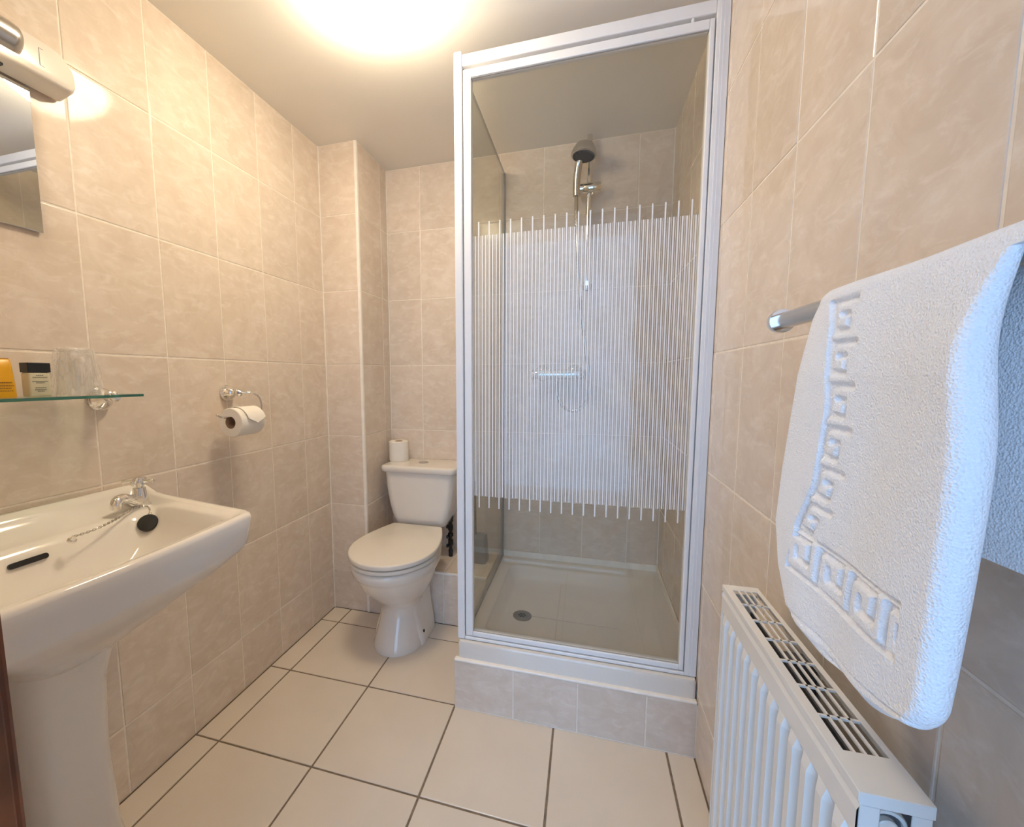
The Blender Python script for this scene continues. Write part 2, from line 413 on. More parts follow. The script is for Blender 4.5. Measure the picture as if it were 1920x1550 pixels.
for a in ((WX0, WX0+0.04, WZ0, WZ1), (WX1-0.04, WX1, WZ0, WZ1), (WX0, WX1, WZ0, WZ0+0.04), (WX0, WX1, WZ1-0.04, WZ1)):
    box(bm, a[0], a[1], BY-0.06, BY-0.02, a[2], a[3])
obj('window_frame', bm, M['frame'], w1)
obj('window_pane', B(WX0+0.04, WX1-0.04, BY-0.043, BY-0.039, WZ0+0.04, WZ1-0.04), M['clear'], w1)

# ------------------------------------------------------------------ shower tray
t = thing('shower_tray', 'square off-white shower tray with round waste on a tiled plinth', 'shower tray', (1.13, 1.53, PZ))
TX0, TX1, TY0, TY1, TZ = 0.768, XR-0.002, 1.163, YB-0.002, 0.2335
def rect(x0, x1, y0, y1, z, r): return [(x, y, z) for x, y in rpoly([(x0, y0), (x1, y0), (x1, y1), (x0, y1)], r, 6, 4)]
bm = bmesh.new()
loft(bm, [rect(TX0, TX1, TY0, TY1, PZ, 0.012), rect(TX0, TX1, TY0, TY1, TZ-0.006, 0.012), rect(TX0+0.003, TX1-0.003, TY0+0.003, TY1-0.003, TZ, 0.012),
          rect(0.835, 1.425, 1.235, 1.815, TZ-0.002, 0.05), rect(0.842, 1.415, 1.243, 1.806, TZ-0.008, 0.05),
          rect(0.868, 1.360, 1.275, 1.756, 0.196, 0.05), rect(0.882, 1.345, 1.290, 1.740, 0.190, 0.05), rect(0.94, 1.29, 1.36, 1.66, 0.188, 0.04)], True, True)
obj('tray', bm, M['acrylic'], t, True, angle=50)
bm = bmesh.new(); box(bm, 1.078, 1.081, 1.30, 1.735, 0.1885, 0.1903, 0.0006, 1); box(bm, 0.89, 1.34, 1.455, 1.458, 0.1885, 0.1903, 0.0006, 1)
obj('floor_rib', bm, M['acrylic'], t, label='fine raised line of the tray floor')
bm = bmesh.new(); box(bm, TX0+0.004, XR, YB-0.006, YB, TZ-0.004, 0.262, 0.002); obj('upstand_strip', bm, M['trim'], t, label='white seal strip along the back wall')
bm = bmesh.new(); box(bm, XR-0.006, XR, 1.21, YB-0.006, TZ-0.004, 0.262, 0.002); obj('upstand_strip', bm, M['trim'], t, label='white seal strip along the side wall')
bm = bmesh.new(); lathe(bm, (0.946, 1.449, 0.188), (0, 0, 1), [(0, 0.036), (0.0035, 0.036), (0.0055, 0.033), (0.005, 0.019), (0.0035, 0.017)], 40)
wst = obj('waste_cover', bm, M['steel'], t, True, angle=40, label='round chrome waste cover')
bm = bmesh.new()
for k in range(6):
    c = (0.946+0.0105*math.cos(k*PI/3), 1.449+0.0105*math.sin(k*PI/3), 0.1905); lathe(bm, c, (0, 0, 1), [(0, 0.0042), (0.0018, 0.0042)], 10)
lathe(bm, (0.946, 1.449, 0.1905), (0, 0, 1), [(0, 0.0042), (0.0018, 0.0042)], 10)
obj('drain_holes', bm, M['dark'], wst)['kind'] = 'stuff'

# ------------------------------------------------------------------ shower enclosure
e = thing('shower_enclosure', 'white-framed pivot-door shower enclosure with striped glass standing on the tray', 'shower enclosure', (1.13, 1.2, TZ))
F = M['frame']; Z0, Z1 = TZ+0.001, 2.08
y0, y1 = 1.183, 1.213
obj('corner_post', B(0.763, 0.788, y0-0.004, y1+0.006, Z0, Z1+0.004, bev=0.004), F, e)
bm = B(1.4665, XR-0.001, y0-0.002, y1, Z0, 2.075, bev=0.002); box(bm, 1.4755, 1.478, y0-0.0035, y0, Z0, 2.075); box(bm, 1.4835, 1.486, y0-0.0035, y0, Z0, 2.075)
obj('wall_channel', bm, F, e)
obj('head_rail', B(0.788, 1.4665, y0, y1, 2.043, 2.076, bev=0.003), F, e)
obj('sill_rail', B(0.788, 1.4665, y0-0.003, y1, Z0, 0.2445, bev=0.0025), F, e)
d0 = obj('door', B(0.8145, 1.4525, 1.1945, 1.2000, 0.257, 2.016), M['glass'], e, label='clear glass pivot door pane')
bm = B(0.7915, 0.8155, y0, y1-0.004, 0.2475, 2.0325, bev=0.0025); obj('door_stile', bm, F, d0)
bm = B(1.4515, 1.4635, y0, y1-0.004, 0.2475, 2.0325, bev=0.0025); obj('door_stile', bm, F, d0)
bm = B(0.8155, 1.4515, y0, y1-0.004, 2.0085, 2.0325, bev=0.0025); obj('door_top_rail', bm, F, d0)
bm = B(0.8155, 1.4515, y0, y1-0.004, 0.2475, 0.2640, bev=0.0025); obj('door_bottom_rail', bm, F, d0)
bm = bmesh.new(); box(bm, 0.8155, 1.4515, y0+0.004, y0+0.008, 2.0070, 2.0085); box(bm, 0.8155, 1.4515, y0+0.004, y0+0.008, 0.2640, 0.2652); box(bm, 1.4635, 1.4660, y0+0.006, y0+0.01, 0.25, 2.04)
box(bm, 0.789, 0.7905, y0+0.006, y0+0.01, 0.25, 2.04)
obj('seal', bm, M['alu'], d0, label='grey rubber seal line')
bm = bmesh.new(); lathe(bm, (1.412, y0+0.006, 2.0325), (0, 0, 1), [(0, 0.004), (0.01, 0.004)], 12); obj('pivot_pin', bm, M['frame'], d0)
bm = bmesh.new(); lathe(bm, (1.418, y0+0.005, 0.2450), (0, 0, 1), [(0, 0.003), (0.003, 0.003)], 12); obj('pivot_pin', bm, M['frame'], d0)
# printed stripes: broad ones 11 mm apart with hairlines between, every third broad one longer
bm = bmesh.new(); yy = 1.1942
x = 0.8363-2*0.01103; k = -2
while x < 1.450:
    lo, hi = (0.694, 1.5965) if k % 3 == 0 else (0.733, 1.5555)
    for xa, wd, a, b in ((x, 0.0040, lo, hi), (x+0.00551, 0.0012, 0.733, 1.5555)):
        if xa+wd/2 > 1.4515: continue
        vs = [bm.verts.new(p) for p in ((xa-wd/2, yy, a), (xa+wd/2, yy, a), (xa+wd/2, yy, b), (xa-wd/2, yy, b))]
        bm.faces.new(vs)
    x += 0.01103; k += 1
o = obj('stripe_print', bm, M['print'], d0, label='white vertical stripes printed on the door'); o['kind'] = 'stuff'
# fixed side pane
sp = obj('side_pane', B(0.780, 0.786, 1.205, YB-0.012, TZ+0.008, 2.053), M['glass'], e, label='clear fixed glass side pane')
obj('pane_edge', B(0.7795, 0.7865, 1.219, YB-0.012, 2.0525, 2.0545), M['alu'], sp, label='dark polished glass edge')
obj('bottom_seal', B(0.7765, 0.7895, 1.21, YB-0.003, TZ, TZ+0.009), M['alu'], sp, label='grey bottom seal')
obj('back_channel', B(0.777, 0.789, YB-0.016, YB-0.001, TZ, 2.05, bev=0.002), M['alu'], e, label='grey wall channel with a screw')

# ------------------------------------------------------------------ shower fittings
RX, RY = 1.160, 1.846
t = thing('shower_riser', 'chrome shower riser rail on the back wall of the enclosure', 'shower rail', (RX, YB, 1.5))
bm = bmesh.new(); lathe(bm, (RX, RY, 1.50), (0, 0, 1), [(0, 0.0115), (0.636, 0.0115)], 24); obj('rail', bm, M['chrome'], t, True, angle=40)
for z in (2.085, 1.525):
    bm = bmesh.new(); lathe(bm, (RX, YB-0.001, z), (0, -1, 0), [(0, 0.022), (0.006, 0.022), (0.012, 0.014), (0.040, 0.012), (0.058, 0.0135), (0.064, 0.010)], 24)
    obj('bracket', bm, M['chrome'], t, True, angle=40)
bm = bmesh.new(); lathe(bm, (1.098, 1.832, 1.917), (1, 0, 0), [(0, 0.019), (0.002, 0.0215), (0.038, 0.0215), (0.040, 0.0195), (0.043, 0.0215), (0.108, 0.0215), (0.111, 0.019)], 28)
lathe(bm, (1.176, 1.832, 1.902), (0, 0, -1), [(0, 0.006), (0.012, 0.006), (0.014, 0.004)], 14)
obj('slider', bm, M['chrome'], t, True, angle=40, label='chrome cylinder holder on the rail')
# hand shower
hs = thing('hand_shower', 'chrome hand shower head with dark spray face resting in the riser holder', 'shower head', (1.11, 1.80, 1.93))
ax = Vector((-0.10, -0.10, -1.0)).normalized(); hc = Vector((1.137, 1.765, 2.024))
bm = bmesh.new(); lathe(bm, hc, ax, [(-0.050, 0.004), (-0.047, 0.020), (-0.036, 0.036), (-0.016, 0.047), (0.0, 0.051), (0.006, 0.050), (0.008, 0.046)], 40)
obj('head', bm, M['satin'], hs, True, angle=50)
bm = bmesh.new(); lathe(bm, hc+ax*0.0075, ax, [(0, 0.0445), (0.003, 0.043), (0.0035, 0.002)], 40)
for k in range(14):
    u, w = frame_of(ax); tt = 2*PI*k/14
    lathe(bm, hc+ax*0.0105+(u*math.cos(tt)+w*math.sin(tt))*0.036, ax, [(0, 0.0026), (0.003, 0.0022)], 8)
obj('spray_face', bm, M['dark'], hs, True, angle=40, label='dark grey spray face')
bm = bmesh.new(); tube(bm, bez([(1.110, 1.818, 1.885), (1.1095, 1.815, 1.93), (1.112, 1.810, 1.97), (1.118, 1.802, 2.01), (1.128, 1.785, 2.043)], 8), 0.0155, 18)
obj('handle', bm, M['satin'], hs, True, angle=50)
# hose
hp = bez([(1.110, 1.815, 1.892), (1.112, 1.800, 1.80), (1.121, 1.790, 1.62), (1.138, 1.788, 1.42), (1.165, 1.788, 1.22), (1.182, 1.79, 1.10), (1.168, 1.795, 1.01), (1.125, 1.80, 0.972), (1.075, 1.81, 0.985), (1.045, 1.818, 1.04), (1.041, 1.821, 1.105)], 26)
rr = [0.0072+0.0010*(1 if i % 2 else -1) for i in range(len(hp))]
bm = bmesh.new(); tube(bm, hp, rr, 10); o = obj('shower_hose', bm, M['satin'], None, True)
o['label'] = 'ribbed chrome hose looping from the hand shower to the bar valve'; o['category'] = 'hose'
# bar valve
t = thing('shower_valve', 'horizontal chrome bar valve on the shower back wall behind the stripes', 'shower valve', (1.043, YB, 1.132))
bm = bmesh.new(); lathe(bm, (0.957, 1.83, 1.132), (1, 0, 0), [(0, 0.020), (0.003, 0.0235), (0.168, 0.0235), (0.171, 0.020)], 28); lathe(bm, (1.041, 1.825, 1.115), (0, 0, -1), [(0, 0.011), (0.016, 0.011)], 16)
obj('body', bm, M['chrome'], t, True, angle=40)
for x0, sx in ((0.956, -1), (1.129, 1)):
    bm = bmesh.new(); lathe(bm, (x0, 1.83, 1.132), (sx, 0, 0), [(0, 0.021), (0.002, 0.0245), (0.030, 0.0235), (0.036, 0.019)], 28); obj('knob', bm, M['chrome'], t, True, angle=40)
for x0 in (0.970, 1.113):
    bm = bmesh.new(); lathe(bm, (x0, YB-0.001, 1.140), (0, -1, 0), [(0, 0.036), (0.004, 0.036), (0.014, 0.024), (0.018, 0.014), (0.062, 0.013)], 28); obj('rosette', bm, M['chrome'], t, True, angle=40)

# ------------------------------------------------------------------ toilet
TCX = 0.418
t = thing('toilet', 'white close-coupled toilet with closed lid beside the shower', 'toilet', (TCX, 1.5, 0))
def egg(cx, hw, yf, yb, z, n=48, wb=0.62, p=2.0):
    """front half ellipse, back squarer and narrower"""
    out = []; yc = yf + (yb-yf)*0.46
    for i in range(n):
        a = 2*PI*i/n; c, s = math.cos(a), math.sin(a)
        if s <= 0: out.append((cx+hw*c, yc+(yc-yf)*s, z))
        else:
            x = math.copysign(abs(c)**0.5, c); y = s**0.55
            out.append((cx+hw*x*(1-(1-wb)*y**1.6), yc+(yb-yc)*y, z))
    return out
bm = bmesh.new()
pan = [(0.0, 0.106, 1.330, 1.602, 0.8), (0.012, 0.106, 1.330, 1.602, 0.8), (0.03, 0.101, 1.338, 1.602, 0.8), (0.08, 0.091, 1.360, 1.602, 0.8), (0.13, 0.084, 1.385, 1.602, 0.85), (0.165, 0.083, 1.392, 1.602, 0.85),
       (0.19, 0.090, 1.372, 1.602, 0.8), (0.22, 0.112, 1.335, 1.602, 0.7), (0.255, 0.135, 1.298, 1.66, 0.68), (0.295, 0.153, 1.265, 1.67, 0.66), (0.330, 0.164, 1.243, 1.68, 0.66), (0.343, 0.169, 1.236, 1.69, 0.66),
       (0.352, 0.175, 1.226, 1.70, 0.66), (0.380, 0.178, 1.222, 1.70, 0.66), (0.387, 0.174, 1.228, 1.695, 0.66)]
loft(bm, [egg(TCX, hw, a, b, z, 48, wb) for z, hw, a, b, wb in pan])
pn = obj('pan', bm, M['ceramic'], t, True, angle=60)
# rear foot with trapway bulge
bm = bmesh.new()
loft(bm, [[(x, y, z) for x, y in rpoly([(TCX-a, 1.43), (TCX+a, 1.43), (TCX+b, 1.604), (TCX-b, 1.604)], 0.03, 5, 3)] for z, a, b in ((0.0, 0.117, 0.115), (0.012, 0.117, 0.115), (0.05, 0.108, 0.112), (0.12, 0.082, 0.105), (0.20, 0.07, 0.098), (0.28, 0.08, 0.10), (0.37, 0.10, 0.105))])
obj('trapway', bm, M['ceramic'], t, True, angle=60)
for s in (1,):
    bm = bmesh.new(); lathe(bm, (TCX+s*0.1, 1.462, 0.048), (s, -0.05, 0.3), [(0, 0.0065), (0.0105, 0.0065), (0.0115, 0.005)], 14); obj('screw_hole', bm, M['black'], t, label='small dark fixing hole')
def dee(cx, hw, yf, yb, z, wb, n=60, cr=0.02):
    out = []; yc = yf+(yb-yf)*0.47; h = n//2
    for i in range(h+1):
        a = PI + PI*i/h; out.append((cx+hw*math.cos(a), yc+(yc-yf)*math.sin(a), z))
    ns = n//6
    for i in range(1, ns+1):
        f = i/ns; out.append((cx+hw+(wb-hw)*f**1.7, yc+(yb-cr-yc)*f, z))
    for i in range(1, 4):
        f = i/3*PI/2; out.append((cx+wb-cr+cr*math.cos(f), yb-cr+cr*math.sin(f), z))
    for i in range(1, 4): out.append((cx+wb-cr-(2*wb-2*cr)*i/3, yb, z))
    for i in range(1, 4):
        f = PI/2+i/3*PI/2; out.append((cx-wb+cr+cr*math.cos(f), yb-cr+cr*math.sin(f), z))
    for i in range(ns-1, -1, -1):
        f = (i+0.0001)/ns
        if i == 0: break
        out.append((cx-hw-(wb-hw)*f**1.7, yc+(yb-cr-yc)*f, z))
    return out
def slab(z0, z1, hw, yf, yb, wb, r):
    L = []
    for k in range(5):
        a = k/4*PI/2; d = r*(1-math.sin(a)); L.append(dee(TCX, hw-d, yf+d, yb-d*0.5, z0+r-r*math.cos(a), wb-d))
    for k in range(5):
        a = k/4*PI/2; d = r*(1-math.cos(a)); L.append(dee(TCX, hw-d, yf+d, yb-d*0.5, z1-r+r*math.sin(a), wb-d))
    return loft(bmesh.new(), L)
obj('seat', slab(0.3925, 0.4075, 0.180, 1.219, 1.670, 0.128, 0.004), M['plastic'], t, True, angle=60)
obj('lid', slab(0.4120, 0.433, 0.182, 1.216, 1.672, 0.130, 0.006), M['plastic'], t, True, angle=60)
def rrect(cx, hw, y0, y1, z, r): return [(x, y, z) for x, y in rpoly([(cx-hw, y0), (cx+hw, y0), (cx+hw, y1), (cx-hw, y1)], r, 6, 3)]
CCX = 0.412
bm = bmesh.new()
loft(bm, [rrect(CCX, hw, y0c, 1.892, z, r) for z, hw, y0c, r in ((0.405, 0.100, 1.735, 0.03), (0.409, 0.118, 1.712, 0.035), (0.420, 0.130, 1.702, 0.038), (0.45, 0.143, 1.699, 0.038), (0.52, 0.161, 1.697, 0.038), (0.60, 0.172, 1.695, 0.038), (0.672, 0.177, 1.694, 0.038))])
cis = obj('cistern', bm, M['ceramic'], t, True, angle=60)
bm = bmesh.new()
loft(bm, [rrect(CCX, hw, ya, yb_, z, 0.032) for z, hw, ya, yb_ in ((0.672, 0.181, 1.690, 1.893), (0.674, 0.186, 1.685, 1.894), (0.680, 0.1895, 1.6805, 1.894), (0.692, 0.1905, 1.680, 1.894), (0.698, 0.1895, 1.681, 1.894), (0.702, 0.187, 1.6835, 1.893), (0.704, 0.182, 1.688, 1.891), (0.7047, 0.172, 1.698, 1.885))])
obj('cistern_lid', bm, M['ceramic'], cis, True, angle=60)
bm = bmesh.new(); lathe(bm, (0.405, 1.795, 0.704), (0, 0, 1), [(0, 0.025), (0.0025, 0.025), (0.0035, 0.023), (0.003, 0.021), (0.0038, 0.019)], 32); obj('flush_button', bm, M['satin'], cis, True, angle=30, label='round chrome flush button')
bm = bmesh.new()
px, py = 0.543, 1.79
lathe(bm, (px, py, 0.452), (0, 0, -1), [(0, 0.014), (0.03, 0.014), (0.035, 0.009), (0.045, 0.009), (0.05, 0.0135), (0.072, 0.0135), (0.078, 0.009), (0.088, 0.009), (0.092, 0.0135), (0.105, 0.0135), (0.11, 0.008), (0.118, 0.007), (0.122, 0.0125), (0.150, 0.0125), (0.156, 0.008), (0.172, 0.008), (0.176, 0.011), (0.2075, 0.010)], 18)
for zz in (0.395, 0.345, 0.30): lathe(bm, (px-0.013, py-0.006, zz), (0.2, -1, 0), [(0, 0.008), (0.012, 0.007)], 10)
obj('inlet_valve', bm, M['black'], t, True, angle=40, label='black plastic inlet valve hanging below the cistern')

# ------------------------------------------------------------------ toilet rolls
def roll_bm(c, axis, r, ri, L, n=40):
    bm = bmesh.new(); c = Vector(c); a = Vector(axis).normalized(); u, w = frame_of(a); loops = []
    for h, rr in ((0, ri), (0, ri+0.004), (0, r-0.002), (0.002, r), (L-0.002, r), (L, r-0.002), (L, ri+0.004), (L, ri)):
        loops.append([c+a*h+(u*math.cos(2*PI*i/n)+w*math.sin(2*PI*i/n))*rr for i in range(n)])
    loft(bm, loops, False, False); return bm
def core_bm(c, axis, r, L, n=28):
    bm = bmesh.new(); c = Vector(c); a = Vector(axis).normalized(); u, w = frame_of(a)
    ring = lambda h, rr: [c+a*h+(u*math.cos(2*PI*i/n)+w*math.sin(2*PI*i/n))*rr for i in range(n)]
    loft(bm, [ring(0, r), ring(L, r), ring(L, r-0.0012), ring(0, r-0.0012), ring(0, r)], False, False); return bm
t = thing('toilet_roll', 'spare toilet roll standing upright on the cistern lid', 'toilet roll', (0.268, 1.825, 0.704))
obj('paper', roll_bm((0.262, 1.822, 0.7045), (0, 0, 1), 0.0485, 0.020, 0.099), M['paper'], t, True, angle=40)
obj('core', core_bm((0.262, 1.822, 0.7045), (0, 0, 1), 0.020, 0.099), M['card'], t, True, label='brown cardboard core')
bm = bmesh.new(); c0 = Vector((0.262, 1.822, 0.7045))
g = [[c0+Vector((math.cos(a)*0.0494, math.sin(a)*0.0494, z)) for a in [(-2.3+1.1*i/10) for i in range(11)]] for z in (0.02, 0.06, 0.0965)]
g = [[p if True else p for p in row] for row in g]
loft(bm, g, False, False, False); obj('loose_sheet', bm, M['paper'], t, True)

h = thing('toilet_roll_holder', 'chrome toilet roll holder with round wall rose on the left wall', 'roll holder', (0, 1.036, 1.07))
bm = bmesh.new(); lathe(bm, (0.001, 1.030, 1.073), (1, 0, 0), [(0, 0.027), (0.004, 0.027), (0.005, 0.0255), (0.008, 0.026), (0.009, 0.0245), (0.012, 0.025), (0.022, 0.021), (0.030, 0.013), (0.035, 0.009), (0.038, 0.0075), (0.041, 0.0095), (0.048, 0.0125), (0.056, 0.0115), (0.060, 0.007), (0.062, 0.005)], 36)
obj('rose', bm, M['chrome'], h, True, angle=30)
ry, rz, rx = 0.0, 0.985, 0.088
bm = bmesh.new(); tube(bm, bez([(0.058, 1.031, 1.073), (0.070, 1.037, 1.0735), (0.083, 1.053, 1.072), (0.090, 1.072, 1.061), (0.0915, 1.083, 1.040), (0.0905, 1.084, 1.015), (0.089, 1.080, 1.001), (0.088, 1.066, 1.0005), (0.088, 1.0, 1.0005), (0.087, 0.937, 1.0005), (0.0865, 0.917, 1.0035), (0.086, 0.903, 1.010)], 8), 0.0036, 12)
obj('arm', bm, M['chrome'], h, True)
t = thing('toilet_roll.001', 'started toilet roll with folded end on the chrome wall holder', 'toilet roll', (0.088, 1.0, 0.986))
obj('paper', roll_bm((0.088, 0.952, 0.982), (0, 1, 0.0), 0.046, 0.0195, 0.098), M['paper'], t, True, angle=40)
obj('core', core_bm((0.088, 0.952, 0.982), (0, 1, 0), 0.0195, 0.098), M['card'], t, True, label='brown cardboard core')
bm = bmesh.new(); L = []
for y in np.linspace(0.974, 1.048, 13):
    f = abs((y-1.011)/0.037); end = 0.40 - 0.33*(1-f)   # folded to a point
    row = []
    for i in range(12):
        a = PI*0.80 - i/11*(PI*0.80-(end-0.15)); r = 0.0468+0.006*(i/11)**2
        row.append((0.088+math.cos(a)*r, y, 0.982+math.sin(a)*r))
    L.append(row)
loft(bm, L, False, False, False); obj('folded_sheet', bm, M['paper'], t, True, label='loose end folded to a point')

# ------------------------------------------------------------------ toilet brush on the ledge
t = thing('toilet_brush', 'dark grey toilet brush and holder on the ledge seen through the side glass', 'toilet brush', (0.695, 1.78, LZ))
bm = bmesh.new(); loft(bm, [rrect(0.690, hw, 1.78-hw, 1.78+hw, z, 0.014) for z, hw in ((LZ+0.001, 0.040), (LZ+0.004, 0.041), (0.35, 0.036), (0.366, 0.034), (0.372, 0.028))])
obj('holder', bm, M['grey'], t, True, angle=50)
bm = bmesh.new(); lathe(bm, (0.668, 1.78, 0.36), (0, 0, 1), [(0, 0.009), (0.20, 0.008), (0.262, 0.009), (0.27, 0.006)], 16); obj('handle', bm, M['dark'], t, True, angle=40)

# ------------------------------------------------------------------ washbasin
BC = 0.408
t = thing('washbasin', 'white pedestal washbasin with chrome tap on the left wall', 'washbasin', (0.2, BC, 0))
def bloop(xb, hb, xf, hf, rb, rf, zf, bow=0.02):
    pts = rpoly([(xb, BC-hb), (xf, BC-hf), (xf, BC+hf), (xb, BC+hb)], [rb, rf, rf, rb], 7, 8)
    out = []
    for x, y in pts:
        k = max(0.0, (x-xb)/(xf-xb)); x2 = x + bow*k*k*max(0, 1-((y-BC)/(hf+0.03))**2)
        out.append((x2, y, zf(x2, y) if callable(zf) else zf))
    return out
sm = lambda a, b, x: (lambda q: q*q*(3-2*q))(min(1, max(0, (x-a)/(b-a))))
zr = lambda x, y: 0.821 + 0.022*sm(0.10, 0.0, x)
zd = lambda x, y: 0.815 - 0.017*sm(0.20, 0.10, x)
bm = bmesh.new()
LP = [bloop(0.12, 0.075, 0.25, 0.07, 0.02, 0.05, 0.585, 0.01),
      bloop(0.060, 0.110, 0.285, 0.102, 0.03, 0.06, 0.612, 0.012),
      bloop(0.020, 0.170, 0.335, 0.140, 0.03, 0.06, 0.655, 0.016),
      bloop(0.006, 0.245, 0.395, 0.190, 0.03, 0.05, 0.706, 0.02),
      bloop(0.003, 0.288, 0.426, 0.222, 0.02, 0.038, 0.738, 0.02),
      bloop(0.003, 0.302, 0.435, 0.232, 0.02, 0.032, 0.752, 0.02),
      bloop(0.003, 0.312, 0.439, 0.238, 0.02, 0.030, lambda x, y: zr(x, y)-0.035, 0.02),
      bloop(0.003, 0.318, 0.442, 0.241, 0.02, 0.030, lambda x, y: zr(x, y)-0.010, 0.02),
      bloop(0.004, 0.316, 0.439, 0.239, 0.02, 0.030, lambda x, y: zr(x, y)-0.003, 0.02),
      bloop(0.008, 0.311, 0.434, 0.234, 0.02, 0.030, zr, 0.02),
      bloop(0.018, 0.300, 0.426, 0.226, 0.02, 0.030, zr, 0.02),
      bloop(0.030, 0.290, 0.421, 0.220, 0.025, 0.030, lambda x, y: zr(x, y)-0.004-0.010*sm(0.10, 0.0, x), 0.02),
      bloop(0.045, 0.282, 0.414, 0.215, 0.03, 0.035, zd, 0.02),
      bloop(0.105, 0.252, 0.408, 0.209, 0.03, 0.04, zd, 0.02),
      bloop(0.115, 0.245, 0.402, 0.203, 0.035, 0.045, lambda x, y: zd(x, y)-0.006, 0.02),
      bloop(0.127, 0.236, 0.392, 0.194, 0.04, 0.05, 0.780, 0.018),
      bloop(0.140, 0.215, 0.374, 0.178, 0.045, 0.055, 0.745, 0.016),
      bloop(0.158, 0.175, 0.347, 0.150, 0.05, 0.06, 0.705, 0.012),
      bloop(0.180, 0.115, 0.315, 0.105, 0.05, 0.05, 0.680, 0.01),
      bloop(0.215, 0.04, 0.285, 0.04, 0.02, 0.02, 0.672, 0.0)]
loft(bm, LP)
bs = obj('basin', bm, M['ceramic'], t, True, angle=75)
bm = bmesh.new()
loft(bm, [[(x, y, z) for x, y in rpoly([(0.03, BC-hb), (xf, BC-hf), (xf, BC+hf), (0.03, BC+hb)], [0.01, 0.05, 0.05, 0.01], 8, 4)] for z, hb, hf, xf in ((0.0, 0.108, 0.100, 0.235), (0.03, 0.104, 0.094, 0.23), (0.15, 0.092, 0.078, 0.215), (0.35, 0.085, 0.073, 0.21), (0.5, 0.088, 0.078, 0.215), (0.58, 0.098, 0.092, 0.235), (0.635, 0.120, 0.112, 0.262))])
obj('pedestal', bm, M['ceramic'], t, True, angle=60)
bm = bmesh.new(); oc = Vector((0.1335, BC-0.004, 0.7705)); nrm = Vector((0.945, 0, 0.326)); uz = Vector((-0.326, 0, 0.945))
ring = lambda s, d: [oc + nrm*d + Vector((0, y, 0)) + uz*z for y, z in rpoly([(-0.031*s, -0.0055*s), (0.031*s, -0.0055*s), (0.031*s, 0.0055*s), (-0.031*s, 0.0055*s)], 0.0052*s, 6, 2)]
loft(bm, [ring(1, -0.004), ring(1, 0.0022), ring(0.97, 0.0026)]); obj('overflow_slot', bm, M['black'], t, label='dark overflow slot')
bm = bmesh.new(); lathe(bm, (0.25, BC, 0.6715), (0, 0, 1), [(0, 0.021), (0.002, 0.021), (0.003, 0.018), (0.001, 0.013)], 28); obj('waste', bm, M['chrome'], t, True, angle=40)
# tap (far pillar tap, spout turned towards the near end of the bowl)
tx, ty, tz = 0.076, 0.664, 0.798
sd = Vector((0.36, -0.93, 0)).normalized()
tp = obj('tap', lathe(bmesh.new(), (tx, ty, tz), (0, 0, 1), [(0, 0.020), (0.004, 0.021), (0.010, 0.0195), (0.018, 0.019), (0.028, 0.0165), (0.040, 0.0145), (0.047, 0.0135), (0.049, 0.0105), (0.054, 0.0105)], 32), M['chrome'], t, True, angle=35, label='chrome pillar tap with cross handle')
c = Vector((tx, ty, tz))
bm = bmesh.new(); tube(bm, bez([c+Vector((0, 0, 0.014)), c+sd*0.03+Vector((0, 0, 0.022)), c+sd*0.052+Vector((0, 0, 0.032)), c+sd*0.072+Vector((0, 0, 0.036)), c+sd*0.083+Vector((0, 0, 0.030)), c+sd*0.084+Vector((0, 0, 0.018))], 6), [0.0155]*8+[0.0135]*8+[0.012]*8+[0.0118]*7, 18)
obj('spout', bm, M['chrome'], tp, True, angle=50)
bm = bmesh.new(); lathe(bm, c+Vector((0, 0, 0.053)), (0, 0, 1), [(0, 0.0115), (0.004, 0.0125), (0.018, 0.0125), (0.021, 0.0105)], 24)
for k in range(4):
    a = 0.55+k*PI/2; d = Vector((math.cos(a), math.sin(a), 0.0)); lathe(bm, c+Vector((0, 0, 0.064))+d*0.010, d, [(0, 0.0052), (0.010, 0.0048), (0.020, 0.0062), (0.024, 0.0055), (0.026, 0.003)], 14)
obj('handle', bm, M['chrome'], tp, True, angle=40)
def chain(pts, r=0.0009, step=0.0052):
    bm = bmesh.new(); P = bez(pts, 20); acc = 0; last = P[0]
    res = [P[0]]
    for p in P[1:]:
        if (p-res[-1]).length >= step: res.append(p)
    for i, (a, b) in enumerate(zip(res, res[1:])):
        d = (b-a).normalized(); u, w = frame_of(d); s = u if i % 2 else w; m = (a+b)/2
        ringp = [m + d*math.cos(2*PI*k/10)*0.0042 + s*math.sin(2*PI*k/10)*0.0021 for k in range(11)]
        tube(bm, ringp, r, 5, False)
    return bm
ch = obj('chain', chain([(0.160, 0.466, 0.799), (0.150, 0.51, 0.797), (0.135, 0.56, 0.800), (0.115, 0.61, 0.805), (0.100, 0.642, 0.803), (0.106, 0.656, 0.802), (0.120, 0.652, 0.800), (0.133, 0.645, 0.797), (0.1385, 0.641, 0.790)]), M['satin'], t, label='thin chain from the stay to the plug')
bm = bmesh.new(); lathe(bm, (0.155, 0.464, 0.790), (0.5, 0.1, 0.9), [(0, 0.0085), (0.003, 0.008), (0.005, 0.005), (0.012, 0.003)], 18); obj('chain_stay', bm, M['chrome'], ch, True, angle=40)
pc_ = Vector((0.152, 0.6235, 0.773)); pa = Vector((0.45, -0.62, 0.64)).normalized()
bm = bmesh.new(); lathe(bm, pc_-pa*0.005, pa, [(0, 0.018), (0.002, 0.0205), (0.009, 0.0215), (0.011, 0.020), (0.0115, 0.010)], 30); obj('plug', bm, M['black'], ch, True, angle=40, label='round black rubber plug')
